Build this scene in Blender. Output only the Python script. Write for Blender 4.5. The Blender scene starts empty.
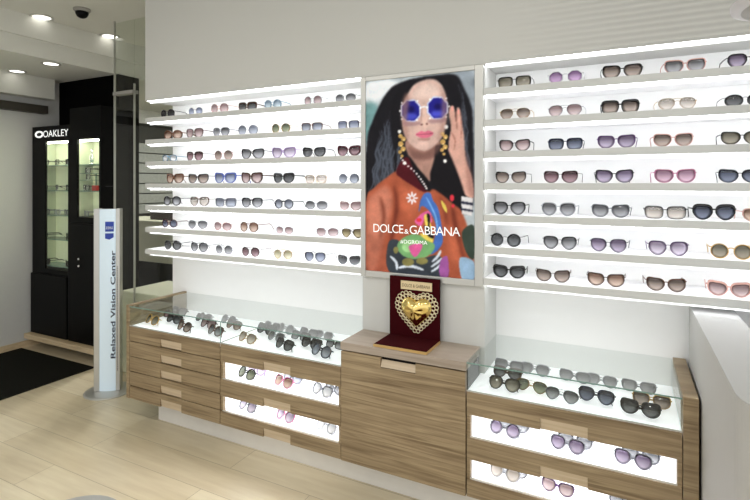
import bpy, bmesh, math, random
from mathutils import Vector, Matrix
random.seed(7)
R = math.radians
sc = bpy.context.scene
COL = sc.collection
# ------------------------------------------------------------------ camera model
F, TH, HZ, EYE = 497.0, math.atan(252/497.0), 184.0, 1.43
CS, SN = math.cos(TH), math.sin(TH)
def ray(x, y):
    u = (x-375)/F; v = (HZ-y)/F
    return Vector((CS*u-SN, SN*u+CS, v))
def PY(x, y, Y):
    r = ray(x, y); t = Y/r.y; return Vector((r.x*t, Y, EYE+r.z*t))
def PZ(x, y, z):
    r = ray(x, y); t = (z-EYE)/r.z; return Vector((r.x*t, r.y*t, z))
def PX(x, y, X):
    r = ray(x, y); t = X/r.x; return Vector((X, r.y*t, EYE+r.z*t))
cam = bpy.data.cameras.new('camera'); cam.sensor_width = 36; cam.lens = F/750*36; cam.shift_y = -(250-HZ)/750
cam.clip_start = 0.02
co = bpy.data.objects.new('camera', cam); COL.objects.link(co)
co.location = (0, 0, EYE); co.rotation_euler = (R(90), 0, TH); sc.camera = co

# ------------------------------------------------------------------ materials
MC = {}
def srgb(c):
    return tuple((v/255/12.92 if v/255 <= .04045 else ((v/255+.055)/1.055)**2.4) for v in c)
def base_mat(name):
    m = bpy.data.materials.new(name); m.use_nodes = True
    nt = m.node_tree; b = nt.nodes['Principled BSDF']; return m, nt, b
def plain(name, rgb, rough=.5, metal=0, noise=.04, emit=0, coat=0, scale=18, spec=.5):
    key = (name, rgb, rough, metal, emit)
    if key in MC: return MC[key]
    m, nt, b = base_mat(name); c = srgb(rgb)
    n = nt.nodes.new('ShaderNodeTexNoise'); n.inputs['Scale'].default_value = scale; n.inputs['Detail'].default_value = 3
    tc = nt.nodes.new('ShaderNodeTexCoord'); nt.links.new(tc.outputs['Object'], n.inputs['Vector'])
    mx = nt.nodes.new('ShaderNodeMix'); mx.data_type = 'RGBA'
    mx.inputs[6].default_value = (*[v*(1-noise) for v in c], 1); mx.inputs[7].default_value = (*[min(1, v*(1+noise)) for v in c], 1)
    nt.links.new(n.outputs['Fac'], mx.inputs[0]); nt.links.new(mx.outputs[2], b.inputs['Base Color'])
    b.inputs['Roughness'].default_value = rough; b.inputs['Metallic'].default_value = metal
    b.inputs['Specular IOR Level'].default_value = spec
    if coat: b.inputs['Coat Weight'].default_value = coat
    if emit:
        nt.links.new(mx.outputs[2], b.inputs['Emission Color']); b.inputs['Emission Strength'].default_value = emit
    MC[key] = m; return m
def emis(name, rgb, s):
    m, nt, b = base_mat(name); b.inputs['Base Color'].default_value = (*srgb(rgb), 1)
    b.inputs['Emission Color'].default_value = (*srgb(rgb), 1); b.inputs['Emission Strength'].default_value = s
    return m
def wood(name, dark, light, rough=.45, sx=1.2, sz=34):
    m, nt, b = base_mat(name)
    tc = nt.nodes.new('ShaderNodeTexCoord'); mp = nt.nodes.new('ShaderNodeMapping')
    mp.inputs['Scale'].default_value = (sx, sx*5, sz); nt.links.new(tc.outputs['Object'], mp.inputs['Vector'])
    n = nt.nodes.new('ShaderNodeTexNoise'); n.inputs['Scale'].default_value = 2.2; n.inputs['Detail'].default_value = 6; n.inputs['Distortion'].default_value = .8
    nt.links.new(mp.outputs['Vector'], n.inputs['Vector'])
    n2 = nt.nodes.new('ShaderNodeTexNoise'); n2.inputs['Scale'].default_value = 3.5; nt.links.new(tc.outputs['Object'], n2.inputs['Vector'])
    ad = nt.nodes.new('ShaderNodeMath'); ad.operation = 'MULTIPLY_ADD'; ad.inputs[1].default_value = .35
    nt.links.new(n2.outputs['Fac'], ad.inputs[0]); nt.links.new(n.outputs['Fac'], ad.inputs[2])
    cr = nt.nodes.new('ShaderNodeValToRGB'); cr.color_ramp.elements[0].position = .42; cr.color_ramp.elements[1].position = .92
    cr.color_ramp.elements[0].color = (*srgb(dark), 1); cr.color_ramp.elements[1].color = (*srgb(light), 1)
    nt.links.new(ad.outputs[0], cr.inputs['Fac']); nt.links.new(cr.outputs['Color'], b.inputs['Base Color'])
    b.inputs['Roughness'].default_value = rough
    bp = nt.nodes.new('ShaderNodeBump'); bp.inputs['Strength'].default_value = .12; bp.inputs['Distance'].default_value = .004
    nt.links.new(n.outputs['Fac'], bp.inputs['Height']); nt.links.new(bp.outputs['Normal'], b.inputs['Normal'])
    return m
def floor_mat():
    m, nt, b = base_mat('floor_planks')
    tc = nt.nodes.new('ShaderNodeTexCoord')
    br = nt.nodes.new('ShaderNodeTexBrick'); br.offset = .37; br.inputs['Scale'].default_value = 1
    br.inputs['Brick Width'].default_value = 1.3; br.inputs['Row Height'].default_value = .19; br.inputs['Mortar Size'].default_value = .0015
    br.inputs['Color1'].default_value = (*srgb((226, 215, 188)), 1); br.inputs['Color2'].default_value = (*srgb((214, 200, 170)), 1)
    br.inputs['Mortar'].default_value = (*srgb((172, 158, 130)), 1); nt.links.new(tc.outputs['Object'], br.inputs['Vector'])
    mp = nt.nodes.new('ShaderNodeMapping'); mp.inputs['Scale'].default_value = (1.2, 11, 1); nt.links.new(tc.outputs['Object'], mp.inputs['Vector'])
    n = nt.nodes.new('ShaderNodeTexNoise'); n.inputs['Scale'].default_value = 2.5; n.inputs['Detail'].default_value = 5; nt.links.new(mp.outputs['Vector'], n.inputs['Vector'])
    mx = nt.nodes.new('ShaderNodeMix'); mx.data_type = 'RGBA'; mx.blend_type = 'MULTIPLY'; mx.inputs[0].default_value = .5
    cr = nt.nodes.new('ShaderNodeValToRGB'); cr.color_ramp.elements[0].position = .3; cr.color_ramp.elements[0].color = (.72, .66, .58, 1); cr.color_ramp.elements[1].position = .7
    cr.color_ramp.elements[1].color = (1, 1, 1, 1)
    nt.links.new(n.outputs['Fac'], cr.inputs['Fac']); nt.links.new(br.outputs['Color'], mx.inputs[6]); nt.links.new(cr.outputs['Color'], mx.inputs[7])
    nt.links.new(mx.outputs[2], b.inputs['Base Color']); b.inputs['Roughness'].default_value = .32
    return m
def glass_mat(name, tint=(.965, .985, .975), gloss=1.0, rough=.02):
    m, nt, b = base_mat(name); nt.nodes.remove(b)
    out = nt.nodes['Material Output']
    tr = nt.nodes.new('ShaderNodeBsdfTransparent'); tr.inputs['Color'].default_value = (*tint, 1)
    gl = nt.nodes.new('ShaderNodeBsdfGlossy'); gl.inputs['Roughness'].default_value = rough
    fr = nt.nodes.new('ShaderNodeFresnel'); fr.inputs['IOR'].default_value = 1.5
    mu = nt.nodes.new('ShaderNodeMath'); mu.operation = 'MULTIPLY'; mu.inputs[1].default_value = gloss; mu.use_clamp = True
    ge = nt.nodes.new('ShaderNodeNewGeometry'); iv = nt.nodes.new('ShaderNodeMath'); iv.operation = 'SUBTRACT'; iv.inputs[0].default_value = 1
    nt.links.new(ge.outputs['Backfacing'], iv.inputs[1]); m3 = nt.nodes.new('ShaderNodeMath'); m3.operation = 'MULTIPLY'
    nt.links.new(fr.outputs[0], m3.inputs[0]); nt.links.new(iv.outputs[0], m3.inputs[1]); nt.links.new(m3.outputs[0], mu.inputs[0])
    mx = nt.nodes.new('ShaderNodeMixShader'); nt.links.new(mu.outputs[0], mx.inputs[0])
    nt.links.new(tr.outputs[0], mx.inputs[1]); nt.links.new(gl.outputs[0], mx.inputs[2]); nt.links.new(mx.outputs[0], out.inputs['Surface'])
    return m
def lens_mat(top, bot, alpha):
    key = ('lens', top, bot, alpha)
    if key in MC: return MC[key]
    m, nt, b = base_mat('tinted_lens')
    tc = nt.nodes.new('ShaderNodeTexCoord'); sp = nt.nodes.new('ShaderNodeSeparateXYZ'); nt.links.new(tc.outputs['Generated'], sp.inputs[0])
    cr = nt.nodes.new('ShaderNodeValToRGB'); cr.color_ramp.elements[0].position = .1; cr.color_ramp.elements[1].position = .75
    cr.color_ramp.elements[0].color = (*srgb(bot), 1); cr.color_ramp.elements[1].color = (*srgb(top), 1)
    nt.links.new(sp.outputs['Z'], cr.inputs['Fac']); nt.links.new(cr.outputs['Color'], b.inputs['Base Color'])
    b.inputs['Roughness'].default_value = .08; b.inputs['Alpha'].default_value = alpha
    b.inputs['Specular IOR Level'].default_value = .5
    MC[key] = m; return m
def ribbed():
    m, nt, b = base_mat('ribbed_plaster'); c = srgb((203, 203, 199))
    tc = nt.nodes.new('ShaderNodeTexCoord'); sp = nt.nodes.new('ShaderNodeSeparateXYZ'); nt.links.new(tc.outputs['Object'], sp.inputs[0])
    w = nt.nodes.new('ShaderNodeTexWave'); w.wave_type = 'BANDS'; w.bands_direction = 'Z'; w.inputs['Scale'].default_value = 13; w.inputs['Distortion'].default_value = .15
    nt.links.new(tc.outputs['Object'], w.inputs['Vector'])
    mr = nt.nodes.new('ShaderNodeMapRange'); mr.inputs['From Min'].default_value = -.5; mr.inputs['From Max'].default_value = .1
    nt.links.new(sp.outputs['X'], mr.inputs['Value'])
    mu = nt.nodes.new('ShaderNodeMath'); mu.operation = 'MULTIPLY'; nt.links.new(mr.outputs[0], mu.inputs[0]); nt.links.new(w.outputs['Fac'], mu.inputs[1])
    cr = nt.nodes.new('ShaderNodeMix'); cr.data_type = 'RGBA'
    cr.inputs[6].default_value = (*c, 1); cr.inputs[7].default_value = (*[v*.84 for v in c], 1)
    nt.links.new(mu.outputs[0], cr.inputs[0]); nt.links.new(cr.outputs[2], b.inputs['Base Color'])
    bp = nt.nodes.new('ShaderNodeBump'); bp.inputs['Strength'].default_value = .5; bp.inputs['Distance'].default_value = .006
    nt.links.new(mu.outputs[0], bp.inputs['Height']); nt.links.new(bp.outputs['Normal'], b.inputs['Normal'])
    b.inputs['Roughness'].default_value = .6
    return m
M = dict(
    plaster=plain('wall_paint', (206, 206, 202), .7, noise=.02), white=plain('white_paint', (240, 240, 238), .5, noise=.015),
    shelf=plain('shelf_laminate', (206, 207, 204), .45, noise=.02), ceil=plain('ceiling_paint', (214, 214, 206), .8, noise=.02),
    bulk=ribbed(), floor=floor_mat(), wood=wood('oak_laminate', (112, 92, 66), (172, 152, 120)),
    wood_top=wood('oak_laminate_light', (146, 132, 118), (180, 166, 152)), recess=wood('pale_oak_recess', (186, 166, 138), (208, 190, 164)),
    paleoak=wood('pale_oak', (196, 172, 134), (222, 200, 164)),
    mat=plain('entrance_mat', (25, 25, 21), .95, spec=.1, noise=.35, scale=220), grey=plain('grey_paint', (150, 148, 142), .6),
    plinth=plain('plinth_laminate', (226, 222, 214), .5), black=plain('black_gloss', (5, 5, 6), .4, spec=.12), blackmatte=plain('black_matte', (4, 4, 4), .8, spec=.05),
    silver=plain('brushed_aluminium', (196, 195, 190), .35, .6), chrome=plain('chrome', (220, 220, 220), .12, 1), dark=plain('dark_gap', (22, 18, 15), .8),
    glass=glass_mat('case_glass'), glass_top=glass_mat('case_glass_top', (.965, .985, .975), 1.5), glass_edge=plain('glass_edge_green', (120, 150, 140), .2),
    partition=glass_mat('partition_glass', (.93, .95, .92), 1.3), led=emis('led_strip', (250, 252, 255), 12), led_right=emis('led_strip_cool', (250, 252, 255), 7.5), led_bead=emis('led_bead', (250, 252, 255), 12), led_soft=emis('led_soft', (250, 252, 255), 3.8 ), led_case=emis('led_case', (252, 253, 255), 8),
    lamp=emis('lamp_diffuser', (255, 252, 244), 3), opal=plain('opal_light_panel', (244, 245, 248), .4, noise=.005, emit=.5), tray=plain('white_tray', (245, 245, 246), .4, noise=.01),
    velvet=plain('burgundy_velvet', (56, 6, 12), .9, noise=.15, spec=.08), gold=plain('polished_gold', (240, 214, 136), .14, 1, noise=.05), palegold=plain('pale_gold', (246, 232, 196), .25, .6), goldlite=plain('gold_trim', (205, 170, 110), .4, .5),
    cab_in=plain('cabinet_lining', (215, 218, 196), .6), greyslat=plain('grey_boards', (146, 148, 144), .7, noise=.25, scale=30),
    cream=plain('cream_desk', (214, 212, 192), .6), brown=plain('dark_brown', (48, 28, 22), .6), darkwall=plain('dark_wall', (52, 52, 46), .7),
)
# ------------------------------------------------------------------ mesh helpers
class MB:
    def __init__(s): s.v = []; s.f = []; s.sm = []
    def box(s, a, b):
        x0, y0, z0 = [min(p, q) for p, q in zip(a, b)]; x1, y1, z1 = [max(p, q) for p, q in zip(a, b)]
        n = len(s.v); s.v += [(x0,y0,z0),(x1,y0,z0),(x1,y1,z0),(x0,y1,z0),(x0,y0,z1),(x1,y0,z1),(x1,y1,z1),(x0,y1,z1)]
        for f in ((0,3,2,1),(4,5,6,7),(0,1,5,4),(1,2,6,5),(2,3,7,6),(3,0,4,7)): s.f.append(tuple(n+i for i in f)); s.sm.append(False)
        return s
    def loft(s, rings, closed=True, cap=True, smooth=True):
        n = len(s.v); k = len(rings[0])
        for r in rings: s.v += [tuple(p) for p in r]
        for i in range(len(rings)-1):
            for j in range(k if closed else k-1):
                a = n+i*k+j; b = n+i*k+(j+1) % k
                s.f.append((a, b, b+k, a+k)); s.sm.append(smooth)
        if cap:
            s.f.append(tuple(n+j for j in reversed(range(k)))); s.sm.append(False)
            s.f.append(tuple(n+(len(rings)-1)*k+j for j in range(k))); s.sm.append(False)
        return s
    def lathe(s, prof, c=(0,0,0), seg=28, smooth=True):
        rings = [[(c[0]+r*math.cos(2*math.pi*j/seg), c[1]+r*math.sin(2*math.pi*j/seg), c[2]+z) for j in range(seg)] for r, z in prof]
        return s.loft(rings, smooth=smooth)
    def tube(s, pts, r, seg=8, closed=False):
        pts = [Vector(p) for p in pts]; rings = []; N = len(pts)
        for i, p in enumerate(pts):
            t = (pts[(i+1) % N]-pts[i-1]) if closed else (pts[min(i+1, N-1)]-pts[max(i-1, 0)])
            t.normalize(); up = Vector((0,0,1)) if abs(t.z) < .9 else Vector((0,1,0))
            a = t.cross(up).normalized(); b = t.cross(a)
            rr = r[i] if isinstance(r, (list, tuple)) else r
            rings.append([p+a*rr*math.cos(2*math.pi*j/seg)+b*rr*math.sin(2*math.pi*j/seg) for j in range(seg)])
        if closed: rings.append(rings[0])
        return s.loft(rings, cap=not closed)
    def prism_y(s, pts, y0, y1):      # pts (x,z)
        s.loft([[(x, y0, z) for x, z in pts], [(x, y1, z) for x, z in pts]], smooth=False); return s
    def prism_z(s, pts, z0, z1, smooth=False):
        s.loft([[(x, y, z0) for x, y in pts], [(x, y, z1) for x, y in pts]], smooth=smooth); return s
    def build(s, name, mat, parent=None, bevel=0):
        me = bpy.data.meshes.new(name)
        off = Vector(parent['_o']) if parent is not None and '_o' in parent else Vector((0,0,0))
        me.from_pydata([tuple(Vector(p)-off) for p in s.v], [], s.f)
        for p, q in zip(me.polygons, s.sm): p.use_smooth = q
        bm = bmesh.new(); bm.from_mesh(me); bmesh.ops.recalc_face_normals(bm, faces=bm.faces); bm.to_mesh(me); bm.free()
        me.materials.append(mat)
        o = bpy.data.objects.new(name, me); COL.objects.link(o)
        if parent is not None: o.parent = parent
        if bevel:
            mo = o.modifiers.new('bevel', 'BEVEL'); mo.width = bevel; mo.segments = 2; mo.limit_method = 'ANGLE'
        return o
def thing(name, label, cat, loc=(0,0,0), rz=0, group=None, world=True):
    o = bpy.data.objects.new(name, None); COL.objects.link(o); o.location = loc; o.rotation_euler = (0,0,rz)
    o.empty_display_size = .05
    o['label'] = label; o['category'] = cat
    if group: o['group'] = group
    if world: o['_o'] = tuple(loc)
    return o
def tag(o, label, cat, group=None):
    o['label'] = label; o['category'] = cat
    if group: o['group'] = group
    return o
def struct(name, mb, mat, bevel=0):
    o = mb.build(name, mat, None, bevel); o['kind'] = 'structure'; return o
def text(s, name, mat, parent, origin, width, height=None, ext=.0008, rot=(R(90), 0, 0), spacing=1.0, bold=0.0):
    cu = bpy.data.curves.new(name, 'FONT'); cu.body = s; cu.size = 1; cu.extrude = 0; cu.resolution_u = 4; cu.space_character = spacing; cu.offset = bold
    tmp = bpy.data.objects.new('tmp', cu); COL.objects.link(tmp)
    bpy.context.view_layer.update()
    me = bpy.data.meshes.new_from_object(tmp.evaluated_get(bpy.context.evaluated_depsgraph_get()))
    bpy.data.objects.remove(tmp); bpy.data.curves.remove(cu)
    xs = [v.co.x for v in me.vertices]; ys = [v.co.y for v in me.vertices]
    x0, x1, y0, y1 = min(xs), max(xs), min(ys), max(ys)
    kx = width/(x1-x0); ky = (height/(y1-y0)) if height else kx
    rm = Matrix.Rotation(rot[2], 3, 'Z') @ Matrix.Rotation(rot[1], 3, 'Y') @ Matrix.Rotation(rot[0], 3, 'X')
    off = Vector(parent['_o']) if '_o' in parent else Vector((0,0,0))
    for v in me.vertices:
        v.co = Vector(origin)-off + rm @ Vector(((v.co.x-x0)*kx, (v.co.y-y0)*ky, ext))
    me.materials.clear(); me.materials.append(mat)
    o = bpy.data.objects.new(name, me); COL.objects.link(o); o.parent = parent
    return o

# ------------------------------------------------------------------ planes of the room
YC, YS, YP, YB = 2.0, 2.20, 2.22, 2.44      # case fronts, shelf lips, poster bay, back wall
ZT, ZC, ZTOP, ZLOW = .695, 2.66, 1.967, 2.37
XL, XA, XB, XR = -2.785, -1.196, -.572, .95
# ------------------------------------------------------------------ shell
struct('floor', MB().box((-7.2, -1.6, -.05), (2.6, 6.2, 0)), M['floor'])
struct('ceiling', MB().box((-3.88, -1.6, ZC), (2.6, 6.2, ZC+.05)), M['ceil'])
struct('trim_1', MB().box((-3.93, -1.6, 2.5), (-3.88, 6.2, ZC+.05)), M['ceil'])
struct('trim_2', MB().box((-7.2, -1.6, ZLOW), (-3.90, 6.2, 2.5)), M['ceil'])
struct('wall_back', MB().box((-2.81, YB, 0), (2.6, YB+.1, ZC)), M['white'])
struct('wall_bulkhead', MB().box((XL, YS, ZTOP), (2.6, YB, ZC)), M['bulk'])
struct('wall_poster_bay', MB().box((XA, YP, 0), (XB, YB, ZTOP)), M['plaster'])
struct('wall_left', MB().box((-4.80, -1.6, 0), (-4.72, 3.0, ZLOW)), M['plaster'])
struct('baseboard_left', MB().box((-4.72, -1.6, 0), (-4.70, 2.62, .055)), M['paleoak'])
struct('wall_black', MB().box((-4.72, 2.80, 0), (-3.88, 3.0, ZLOW)), M['blackmatte'])
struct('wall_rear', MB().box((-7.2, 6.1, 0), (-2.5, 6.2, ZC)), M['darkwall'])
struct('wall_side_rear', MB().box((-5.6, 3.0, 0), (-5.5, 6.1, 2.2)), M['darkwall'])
struct('trim_3', MB().box((-5.6, 3.0, 2.2), (-5.46, 6.1, ZLOW)), M['white'])
struct('wall_partition', MB().box((-2.81, YB+.1, 0), (-2.7, 6.1, ZC)), M['plaster'])
# boxed soffit over left wall
b0 = PX(55, 97, -4.62)
struct('trim_4', MB().box((-4.72, -1.6, 2.19), (-4.60, PX(55, 90, -4.6).y, ZLOW)), M['ceil'])
t = MB().box((-4.72, .2, 2.06), (-4.64, PX(47, 96, -4.66).y, 2.13)).build('curtain_rail', plain('rail_brown', (58, 54, 46), .6))
tag(t, 'dark brown rail running along the top of the left wall', 'rail')
o = MB().box((-4.69, .2, 0), (-3.69, 2.46, .008)).build('entrance_mat', M['mat']); tag(o, 'black textured floor mat beside the left wall', 'mat')

# ------------------------------------------------------------------ glass partition and what stands behind
g = thing('glass_partition', 'tall clear glass panel left of the lit sunglasses shelves', 'glass panel', (-3.1, YB+.02, 0))
xs = PY(134.5, 100, YB+.02).x
MB().box((-3.45, YB+.015, .02), (xs-.004, YB+.025, ZC-.02)).build('pane', M['partition'], g)
MB().box((xs+.004, YB+.015, .02), (-2.81, YB+.025, ZC-.02)).build('pane', M['partition'], g)
MB().box((-3.454, YB+.012, 0), (-3.449, YB+.028, ZC)).build('edge_profile', M['silver'], g)
p = PY(134, 91, YB)
MB().box((-3.44, YB-.005, p.z-.014), (xs+.010, YB+.045, p.z+.010)).build('top_rail', M['grey'], g)
MB().box((xs-.0015, YB+.012, .02), (xs+.0015, YB+.028, p.z+.06)).build('edge_seal', M['silver'], g)
for k in range(7):
    z = 1.93-.125*k
    o = MB().box((-5.5, 3.2, z-.112), (-5.30, 5.6, z)).build('display_ledge', M['greyslat'], None, .004)
    tag(o, '%s of the stacked grey wall ledges seen through the glass panel' % ['topmost', 'second from top', 'third from top', 'middle', 'third from bottom', 'second from bottom', 'lowest'][k], 'ledge', 'grey ledges behind glass')
dk = thing('reception_desk', 'cream desk behind the glass panel, left of the shelves', 'desk', (-4.6, 3.6, 0))
MB().box((-5.1, 3.55, .62), (-3.3, 4.0, 1.02)).build('body', M['cream'], dk, .004)
MB().box((-5.12, 3.52, 1.02), (-3.28, 4.03, 1.05)).build('desktop', M['cream'], dk, .003)
MB().box((-5.05, 3.62, 0), (-3.4, 3.95, .62)).build('dark_base', M['blackmatte'], dk)
o = MB().box((-4.55, 3.65, 1.051), (-4.05, 3.9, 1.2)).build('storage_box', M['brown'], None, .01); tag(o, 'dark brown box on the cream desk behind the glass', 'box')
ob = thing('flower_pot', 'small pot with orange and yellow flowers on the cream desk', 'flower pot', (-3.98, 3.6, 1.051))
MB().lathe([(.03, 0), (.04, .06), (.036, .06)], (-3.98, 3.6, 1.051), 14).build('pot', M['brown'], ob)
random.seed(3)
for k in range(6):
    a = k*1.05; c = (-3.98+.03*math.cos(a), 3.6+.03*math.sin(a), 1.051+.075+.02*(k % 3))
    MB().lathe([(.004, -.012), (.016, -.004), (.018, .006), (.006, .014)], c, 8).build('blossom', plain('petal', [(214,120,40),(222,190,60),(60,110,50)][k % 3], .6), ob)
o = MB().box((-3.44, YB+.06, 0), (-2.82, YB+.5, .62)).build('low_bench', M['cream'], None, .01); tag(o, 'pale low bench directly behind the glass panel', 'bench')
# ------------------------------------------------------------------ shelves
ZR = [1.857-.1413*i for i in range(7)]
ORD = ['first', 'second', 'third', 'fourth', 'fifth', 'sixth', 'seventh', 'eighth', 'ninth', 'tenth', 'eleventh', 'twelfth', 'thirteenth', 'fourteenth', 'fifteenth', 'sixteenth', 'seventeenth', 'eighteenth', 'nineteenth', 'twentieth', 'twenty-first', 'twenty-second', 'twenty-third']
SH = ['top', 'second', 'third', 'middle', 'fifth', 'sixth', 'bottom']
def led_pair(s, xa, xb, z, m):
    # thin bead of light at the lip plus the strip proper, turned towards the back panel behind a small baffle
    MB().box((xa, YS+.008, z-.002), (xb, YS+.014, z)).build('light_bead', M['led_bead'], s)
    MB().loft([[(x, YS+.031, z-.0005), (x, YS+.052, z-.0005), (x, YS+.031, z-.013)] for x in (xa, xb)], smooth=False).build('light_strip', m, s)
    MB().box((xa, YS+.027, z-.0135), (xb, YS+.0305, z)).build('baffle', M['tray'], s)
for side, (x0, x1) in (('left', (XL, XA)), ('right', (XB, XR))):
    for i, z in enumerate(ZR):
        s = thing('display_shelf', 'white-lit display shelf, %s of seven, %s of the poster' % (SH[i] if i in (0, 3, 6) else SH[i]+' from top', side), 'shelf', ((x0+x1)/2, YS, z), group='display shelves %s of the poster' % side)
        MB().box((x0, YS+.004, z-.030), (x1, YB, z)).build('board', M['tray'], s)
        MB().box((x0, YS, z-.031), (x1, YS+.004, z+.0005)).build('front_lip', M['shelf'], s)
        led_pair(s, x0+.01, x1-.005, z-.030, M[('led' if side == 'left' else 'led_right') if i < 6 else 'led_soft'])
    s = thing('light_strip', 'bright light strip under the bulkhead above the %s shelves' % side, 'light strip', ((x0+x1)/2, YS, ZTOP))
    led_pair(s, x0+.01, x1-.005, ZTOP, M['led' if side == 'left' else 'led_right'])

# ------------------------------------------------------------------ sunglasses
SHP = dict(round=(.0245,.0245,2.0,0,0), oval=(.026,.0205,2.1,.05,0), square=(.0285,.0215,3.6,.12,.06), way=(.0292,.0232,2.7,.28,.10),
           cat=(.0300,.0240,2.2,.42,.10), avi=(.0285,.0245,2.3,-.05,.2), panto=(.026,.0235,2.4,.12,.14), hexa=(.0255,.0225,99,0,0), small=(.024,.0195,2.3,.0,.05))
NAMES = dict(round='round', oval='oval', square='square', way='wayfarer-shaped', cat='cat-eye', avi='aviator', panto='rounded', hexa='octagonal', small='small oval')
def outline(kind, sgn, grow=0, n=30):
    a, b, e, cat, tap = SHP[kind]; pts = []
    for i in range(n):
        t = 2*math.pi*i/n; c, s = math.cos(t), math.sin(t)
        if e > 50:
            r = math.cos(math.pi/8)/math.cos(((t+math.pi/8) % (math.pi/4))-math.pi/8); x, z = (a*1.04+grow)*r*c, (b*1.04+grow)*r*s
        else:
            e2 = e if kind in ('round', 'oval', 'small', 'square') else (e+.55 if s > 0 else 2.1); x = (a+grow)*math.copysign(abs(c)**(2/e2), c); z = (b+grow)*math.copysign(abs(s)**(2/e2), s)
        u = x/a; w = z/b
        z += cat*b*.85*max(0, u)**1.5*max(0, min(1, w+.4)); x *= 1+1.5*tap*min(0, w)+.03*max(0, w)
        pts.append((sgn*x, z))
    return pts
def glasses(loc, rz, kind, fc, lt, lb, rim, sc_=1.0, label='', alpha=.86, cat='sunglasses', group=None, tilt=0, fold=False, templec=None, metal=None):
    g = thing('sunglasses' if cat == 'sunglasses' else 'eyeglasses', label, cat, loc, rz, group, world=False)
    g.rotation_euler = (tilt, 0, rz); g.scale = (sc_,)*3
    a, b, e, ct, tap = SHP[kind]
    if metal is None: metal = .7 if rim < .0014 and sum(fc) > 120 else 0
    fm = plain('eyewear_frame', fc, .25, metal, noise=.12); tm = plain('eyewear_frame', templec or fc, .3, metal, noise=.12)
    lm = lens_mat(lt, lb, alpha); cx = a+(.0085 if kind in ('round', 'hexa', 'avi', 'small') else .0062)+rim*.4; zc = b+rim; th = .0016+rim*.45
    def bow(x): return .010*((x/.07)**2)
    fr = MB()
    for sg in (-1, 1):
        inn = outline(kind, sg, 0); out = outline(kind, sg, rim)
        if kind not in ('round', 'hexa', 'small', 'oval', 'avi'):   # slimmer lower rim, fuller brow
            out = [(xo-(xo-xi)*.5*max(0, -zi/b), zo-(zo-zi)*.5*max(0, -zi/b)+(.0008 if zi > 0 else 0)*zi/b) for (xo, zo), (xi, zi) in zip(out, inn)]
        if rim > .0026:   # heavier brow line
            out = [(x, z+(.0022 if z > 0 else 0)*max(0, z)/b) for x, z in out]
        def P(q, y): x = q[0]+sg*cx; return (x, y+bow(x), q[1]+zc)
        fr.loft([[P(q, -th) for q in out], [P(q, -th) for q in inn], [P(q, th) for q in inn], [P(q, th) for q in out], [P(q, -th) for q in out]], cap=False)
    br = max(rim*.75, .0009)
    zb = zc+b*.38
    fr.tube([(-(cx-a)-.001, bow(.01), zb), (-.004, 0, zb+.003), (.004, 0, zb+.003), ((cx-a)+.001, bow(.01), zb)], br*1.1, 6)
    if kind == 'avi': fr.tube([(-(cx-a)-.008, bow(.01), zc+b*.85), (0, -.001, zc+b*.92), ((cx-a)+.008, bow(.01), zc+b*.85)], .0009, 6)
    xe = cx+a; zt = zc+b*(.55+ct*.3)
    for sg in (-1, 1):
        fr.tube([(sg*(xe-.002), bow(xe), zt), (sg*(xe+.004), bow(xe)+.001, zt), (sg*(xe+.005), bow(xe)+.006, zt)], max(rim*.8, .0011), 6)
    fr.build('frame', fm, g)
    for sg in (-1, 1):
        q = outline(kind, sg, .0002); ln = MB()
        ctr = []
        def P(p, k, y): x = p[0]*k+sg*cx; return (x, y+bow(x)-.0015*(1-k*k), p[1]*k+zc)
        ln.loft([[P(p, k, 0) for p in q] for k in (1, .66, .33, .02)], cap=True)
        ln.build('lens', lm, g)
    tr = max(.0010, min(rim*.7, .0024))
    for sg in (-1, 1):
        x0 = sg*(xe+.005); y0 = bow(xe)+.006; k_ = .0035*(1+sg)/2
        path = [(x0, y0, zt), (x0-sg*.004, y0+.006+k_, zt), (x0-sg*.05, y0+.009+k_, zt-.004), (x0-sg*.095, y0+.008+k_, zt*.72), (x0-sg*.112, y0+.006+k_, zt*.45), (x0-sg*.12, y0+.006+k_, zt*.2)] if fold else [(x0, y0, zt), (x0+sg*.0015, y0+.04, zt), (x0, y0+.085, zt-.001), (x0-sg*.003, y0+.105, zt-.010), (x0-sg*.006, y0+.120, zt*.42), (x0-sg*.008, y0+.130, .0035)]
        rings = []
        for i, p in enumerate(path):
            h = tr*(1.0+.25*min(i, 3)); w = min(tr*.6, .0012)+.0003
            if fold:
                c = Vector(p); rings.append([c+Vector((0, w, h)), c+Vector((0, -w, h)), c+Vector((0, -w, -h)), c+Vector((0, w, -h))]); continue
            dz = Vector((0, 0, 1)) if i < 3 else Vector((0, -.5, 1)).normalized() if i < 4 else Vector((0, -.9, .5)).normalized()
            c = Vector(p); rings.append([c+dz*h+Vector((w,0,0)), c+dz*h-Vector((w,0,0)), c-dz*h-Vector((w,0,0)), c-dz*h+Vector((w,0,0))])
        T = MB().loft(rings, smooth=False).build('temple', tm, g)
    return g
K = (20, 19, 20); T_ = (92, 58, 38); GO = (196, 160, 96); SI = (176, 178, 182); CL = (206, 206, 208)
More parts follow.
